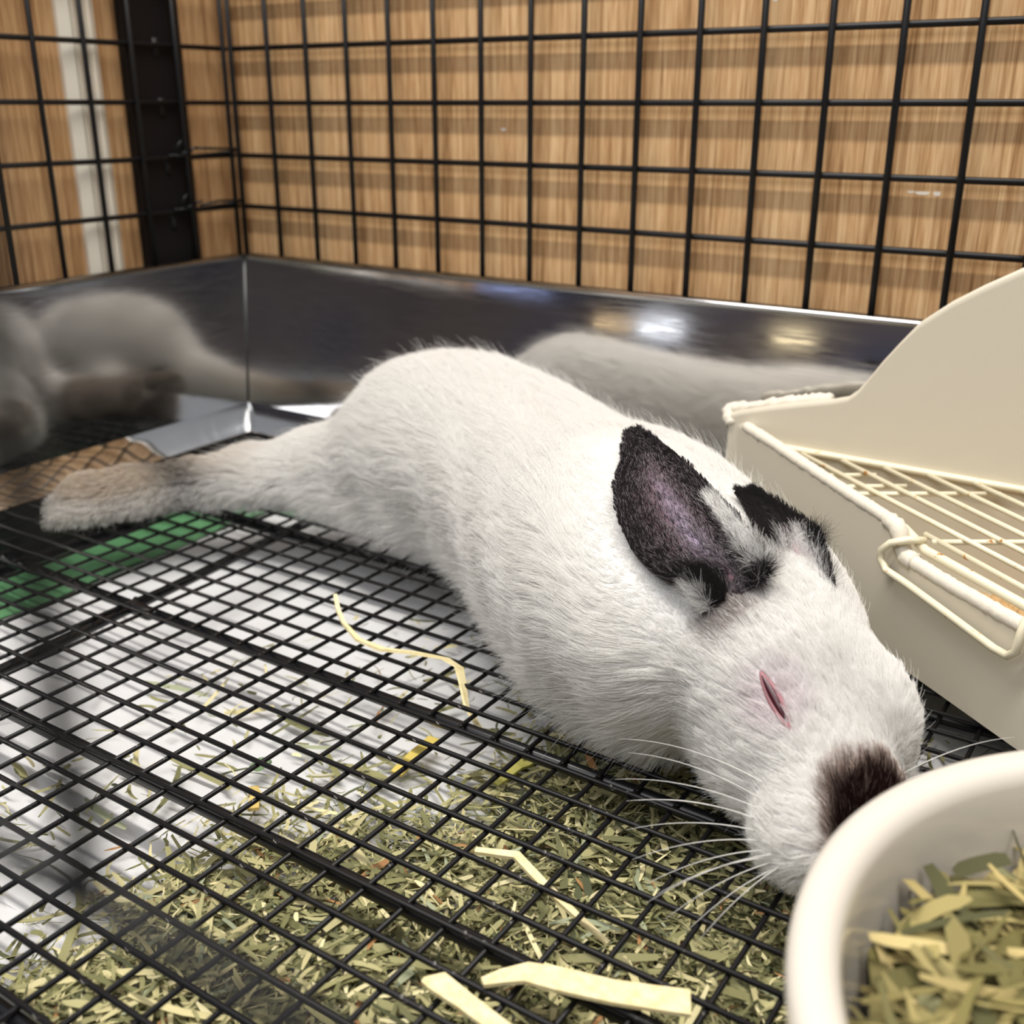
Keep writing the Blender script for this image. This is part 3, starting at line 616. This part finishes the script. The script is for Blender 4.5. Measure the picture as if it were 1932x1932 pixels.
# ------------------------------------------------------------------ ears
def ear(name, L_, R_, depth, colf, hairs, label):
    nt, ns = 40, 20; a, b = catmull(L_, nt), catmull(R_, nt)
    G = np.zeros((nt, ns+1, 3)); cc = np.zeros((nt, ns+1, 3)); ax = a.mean(0)
    for i in range(nt):
        t = i/(nt-1); w_ = b[i]-a[i]; tang = (a[min(i+1, nt-1)]+b[min(i+1, nt-1)]-a[max(i-1, 0)]-b[max(i-1, 0)]); n_ = np.cross(w_, tang); n_ = unit(n_); n_ = n_ if n_@V(.1, -.45, .9) > 0 else -n_
        wl_ = np.linalg.norm(w_)
        for j in range(ns+1):
            s_ = 2*j/ns-1; dp = depth*min(1, wl_/.8)*(1-abs(s_)**2.2)*(1+.25*math.sin(3.1*s_+1)); 
            ridge = .035*math.exp(-((s_-.25)/.16)**2)*math.sin(math.pi*min(1, t*1.2)) - .05*math.exp(-((s_+.05)/.13)**2)*(1-t)
            G[i, j] = a[i]+w_*(s_+1)/2 - n_*(dp-ridge); cc[i, j] = colf(t, s_)
    # outer side: offset
    du_ = np.gradient(G, axis=0); dv_ = np.gradient(G, axis=1); nr = np.cross(du_, dv_); nr /= np.maximum(np.linalg.norm(nr, axis=2), 1e-9)[..., None]
    if (nr*V(.1, -.45, .9)).sum() < 0: nr = -nr
    out = G-nr*.045
    vs = np.concatenate([G.reshape(-1, 3), out.reshape(-1, 3)]); K = nt*(ns+1); W1 = ns+1; fs = []
    for i in range(nt-1):
        for j in range(ns):
            q = (i*W1+j, i*W1+j+1, (i+1)*W1+j+1, (i+1)*W1+j); fs += [q, tuple(K+x for x in q[::-1])]
        fs += [(i*W1, (i+1)*W1, K+(i+1)*W1, K+i*W1), (i*W1+ns, K+i*W1+ns, K+(i+1)*W1+ns, (i+1)*W1+ns)]
    fs += [((nt-1)*W1+j, (nt-1)*W1+j+1, K+(nt-1)*W1+j+1, K+(nt-1)*W1+j) for j in range(ns)]
    dk = np.tile(np.array(lin(40, 37, 38)[:3]), (K, 1)); mb = MB(); mb.add(vs, fs); mb.c = [tuple(c)+(1,) for c in np.concatenate([cc.reshape(-1, 3), dk])]
    o = mb.build(name, m_ear, rb); o['label'] = label
    n_h = hairs; ti, si = rng.uniform(0, nt-1.01, n_h), rng.uniform(0, ns-.01, n_h)
    edge = np.abs(2*si/ns-1); kp = rng.uniform(0, 1, n_h) < (.40+.6*edge); ti, si, edge = ti[kp], si[kp], edge[kp]
    i0, j0 = ti.astype(int), si.astype(int); fi, fj = (ti-i0)[:, None], (si-j0)[:, None]
    bil = lambda A_: (A_[i0, j0]*(1-fi)*(1-fj)+A_[i0+1, j0]*fi*(1-fj)+A_[i0, j0+1]*(1-fi)*fj+A_[i0+1, j0+1]*fi*fj)
    rt_, nr_ = bil(G), bil(nr); dirv = bil(du_)*6+bil(dv_)*(.8*(2*si/ns-1))[:, None]
    tt, ss = ti/(nt-1), 2*si/ns-1
    hc = np.array([haircol(name, t, s_) for t, s_ in zip(tt, ss)]); hl = np.array([hairlen(name, t, s_) for t, s_ in zip(tt, ss)])
    strands(rt_, nr_, dirv, hl, .0014, hc, .16, droop=.02, clump=.06, camt=.2)
    # outer rim strands
    for side in (0, ns):
        ii = rng.uniform(0, nt-1.01, n_h//9); i0 = ii.astype(int); f1 = (ii-i0)[:, None]
        r_ = G[i0, side]*(1-f1)+G[i0+1, side]*f1; d_ = du_[i0, side]*6; o_ = dv_[i0, side]*(1 if side else -1); o_ = o_/np.linalg.norm(o_, axis=1)[:, None]
        strands(r_, o_, d_, np.full(len(r_), .065), .0015, np.array([haircol(name, t, 1 if side else -1) for t in ii/(nt-1)]), .25, droop=0, clump=.06, camt=.2)
    return o
m_ear = tinted('ear_skin', .7, .25)
DK = np.array(lin(44, 41, 42)[:3])
def mixc(a, b, f): f = min(1, max(0, f)); return np.array(a)*(1-f)+np.array(b)*f
def g1(x, c, s_): return math.exp(-((x-c)/s_)**2)
def near_skin(t, s_):
    c = np.array(DK); c = mixc(c, lin(92, 62, 74)[:3], .8*g1(s_, .0, .5)*(1-sm(.72, .92, t)))
    c = mixc(c, lin(156, 142, 164)[:3], .95*g1(s_, .22-.2*t, .17)*g1(t, .36, .25)); c = mixc(c, lin(206, 142, 156)[:3], .9*g1(s_, .06, .16)*g1(t, .08, .12))
    return mixc(c, lin(30, 18, 22)[:3], .9*g1(s_, -.22, .10)*g1(t, .14, .16))
def far_skin(t, s_):
    c = np.array(DK); c = mixc(c, lin(196, 150, 160)[:3], (1-sm(.25, .62, t))*(1-sm(.35, .8, s_))); return c
def haircol(nm, t, s_):
    r = rng.uniform()
    if nm == 'ear_far':
        if t < .42 and s_ > -.35 and s_ < .9 - t: return mixc(W_, (.5, .45, .47), r*.5)
        return DK*(.6+.9*r) if t > .2 or s_ > .7 else mixc(W_, DK, .15)
    if s_ > .70-.25*max(0, .3-t) and t < .50 and t > .10 and s_ < .985: return mixc(W_, DK, .75 if r < .15 else .0)*(.78+.3*r)
    if s_ < -.72 and t < .11: return W_*.7
    if -.62 < s_ < -.1 and t < .2: return DK*(.6+.7*r)
    inn_ = g1(s_, .1, .42)*(1-sm(.6, .85, t))
    if r < .42*inn_+.08: return np.array(lin(170, 160, 166)[:3])*(.7+.5*rng.uniform())
    return DK*(.5+1.1*rng.uniform())
def hairlen(nm, t, s_):
    if nm == 'ear_far': return .24 if t < .45 else .11
    if s_ > .6 and t < .5: return .20
    if t < .2 and s_ < -.05: return .19
    return .075
NAMES = {'ear_near': 'dark ear with mauve inside and a white tuft, lying back over the shoulder', 'ear_far': 'dark-edged ear with pink inside and white hair, turned to the litter box'}
e1_ = ear('ear_near', EL, ER, .07, near_skin, 52000, NAMES['ear_near']); e2_ = ear('ear_far', FL_, FR_, .10, far_skin, 9000, NAMES['ear_far'])
e1_.name = 'ear'; e2_.name = 'ear'; e1_.data.name = e2_.data.name = 'ear'

# ------------------------------------------------------------------ eye, nose, whiskers, claws
def almond(a, b, n_=28): return [(a*math.cos(t), b*math.sin(t)*(1-.35*math.cos(t)**2)) for t in np.linspace(0, 2*math.pi, n_, endpoint=False)]
def onface(x, y, h):
    p = EYE+E1*x+E2*y; p = p[None]
    for _ in range(8): p = p-grad(p)*sdf(p)[:, None]*.9
    return p[0]+grad(p)[0]*h
m_lid = mat('pink_eyelid', lin(156, 108, 114), .6, 0, .5); m_eye = mat('dark_red_eye', lin(62, 14, 26), .25, 0, .6)
lid = MB(); ring = []
for (a, b, h) in ((.30, .074, .0), (.285, .064, .016), (.26, .050, .024), (.235, .034, .022), (.225, .026, .012)): ring.append([onface(x+.01, y, h) for x, y in almond(a, b)])
n_ = 28; lid.add([p for r in ring for p in r], [(j*n_+i, j*n_+(i+1) % n_, (j+1)*n_+(i+1) % n_, (j+1)*n_+i) for j in range(4) for i in range(n_)])
o = lid.build('eyelid', m_lid, rb); o['label'] = 'pink eyelid rim, almost shut'
ey = MB(); rr_ = [[onface(x-.03, y, h) for x, y in almond(a, b)] for a, b, h in ((.22, .035, .02), (.18, .028, .03), (.09, .015, .035))]
ey.add([p for r in rr_ for p in r]+[onface(-.03, 0, .037)], [(j*n_+i, j*n_+(i+1) % n_, (j+1)*n_+(i+1) % n_, (j+1)*n_+i) for j in range(2) for i in range(n_)]+[(2*n_+i, 2*n_+(i+1) % n_, 3*n_) for i in range(n_)])
ey.build('eye', m_eye, rb)
m_nose = mat('dark_nose', lin(48, 30, 30), .4)
ns_ = MB()
for s_ in (-1, 1):
    c = V(14.62, -8.52, .86)+HS*s_*.10
    pts = [(c+HX*(.10*math.cos(t))+HU*(.03*math.sin(t)))-HX*.03 for t in np.linspace(-1.6, 1.6, 9)]; ns_.tube(pts, [.02, .045, .06, .07, .07, .06, .05, .035, .02], 8)
ns_.build('nose', m_nose, rb)
m_wh = mat('whisker', (.62, .61, .58, 1), .4)
WH = [((13.72, -8.52, .92), (12.2, -8.4, .8)), ((13.74, -8.60, .82), (12.5, -8.75, .95)), ((13.74, -8.64, .74), (12.45, -8.9, .72)), ((13.76, -8.70, .66), (12.7, -9.15, .72)), ((13.80, -8.74, .56), (12.75, -9.2, .45)), ((13.84, -8.80, .50), (12.95, -9.5, .40)), ((13.90, -8.84, .44), (13.1, -9.55, .22)), ((13.95, -8.86, .38), (13.2, -9.5, .12)), ((14.0, -8.88, .36), (13.4, -9.75, .12)), ((14.05, -8.88, .32), (13.6, -9.75, .08)), ((13.86, -8.70, .66), (12.6, -8.6, .35)), ((14.05, -8.86, .50), (13.3, -9.85, .35)),
      ((14.1, -8.88, .4), (13.75, -9.8, .12)), ((14.62, -7.6, .75), (15.5, -6.9, 1.15)), ((14.64, -7.6, .7), (15.55, -6.95, .95)), ((14.66, -7.62, .62), (15.5, -6.9, .6))]
for k, (a, b) in enumerate(WH):
    a, b = V(*a), V(*b); a0 = a.copy()
    for _ in range(8): a = a-grad(a[None])[0]*(sdf(a[None])[0]+.02)*.9
    b = b+(a-a0)*.6; pts = [a*(1-t)+b*t+V(0, 0, .30*np.linalg.norm(b-a)*t*(1-t)) for t in np.linspace(0, 1, 12)]
    MB().tube(pts, list(np.linspace(.0060, .0016, 12)), 5).build('whisker', m_wh, rb)
m_claw = mat('pale_claw', lin(150, 138, 126), .4)
for x, y, z in ((.66, -6.50, .26), (.70, -6.62, .17), (.98, -6.82, .12)):
    MB().tube([(x+.14, y+.16, z), (x, y, z+.01), (x-.11, y-.06, z-.03)], [.035, .03, .008], 7).build('claw', m_claw, rb)

# ------------------------------------------------------------------ fur as hair curves
m_fur = bpy.data.materials.new('fur'); m_fur.use_nodes = True
nt_ = m_fur.node_tree; nt_.nodes.remove(bsdf(m_fur))
a_ = node(m_fur, 'ShaderNodeAttribute', attribute_name='fur_tint'); d_ = node(m_fur, 'ShaderNodeBsdfDiffuse'); t_ = node(m_fur, 'ShaderNodeBsdfTranslucent'); x_ = node(m_fur, 'ShaderNodeMixShader')
for q_ in (d_, t_): link(m_fur, a_.outputs['Color'], q_.inputs['Color'])
x_.inputs[0].default_value = .42; link(m_fur, d_.outputs[0], x_.inputs[1]); link(m_fur, t_.outputs[0], x_.inputs[2])
link(m_fur, x_.outputs[0], [n for n in nt_.nodes if n.type == 'OUTPUT_MATERIAL'][0].inputs['Surface'])
hcv = bpy.data.hair_curves.new('fur'); tot = sum(len(s[0]) for s in ST); npt = ST[0][0].shape[1]
hcv.add_curves([npt]*tot)
pos = np.concatenate([s[0].reshape(-1, 3) for s in ST])*S
hcv.attributes['position'].data.foreach_set('vector', pos.astype(np.float32).ravel())
ra = np.concatenate([np.repeat(s[1][:, None], npt, 1)*np.linspace(1, .35, npt)[None] for s in ST]).ravel()*S
at = hcv.attributes.get('radius') or hcv.attributes.new('radius', 'FLOAT', 'POINT'); at.data.foreach_set('value', ra.astype(np.float32))
at = hcv.attributes.new('fur_tint', 'FLOAT_COLOR', 'CURVE'); cl = np.concatenate([s[2] for s in ST])
at.data.foreach_set('color', np.c_[cl, np.ones(len(cl))].astype(np.float32).ravel())
hcv.materials.append(m_fur); fo = link_obj('fur', hcv, body); fo['kind'] = 'stuff'
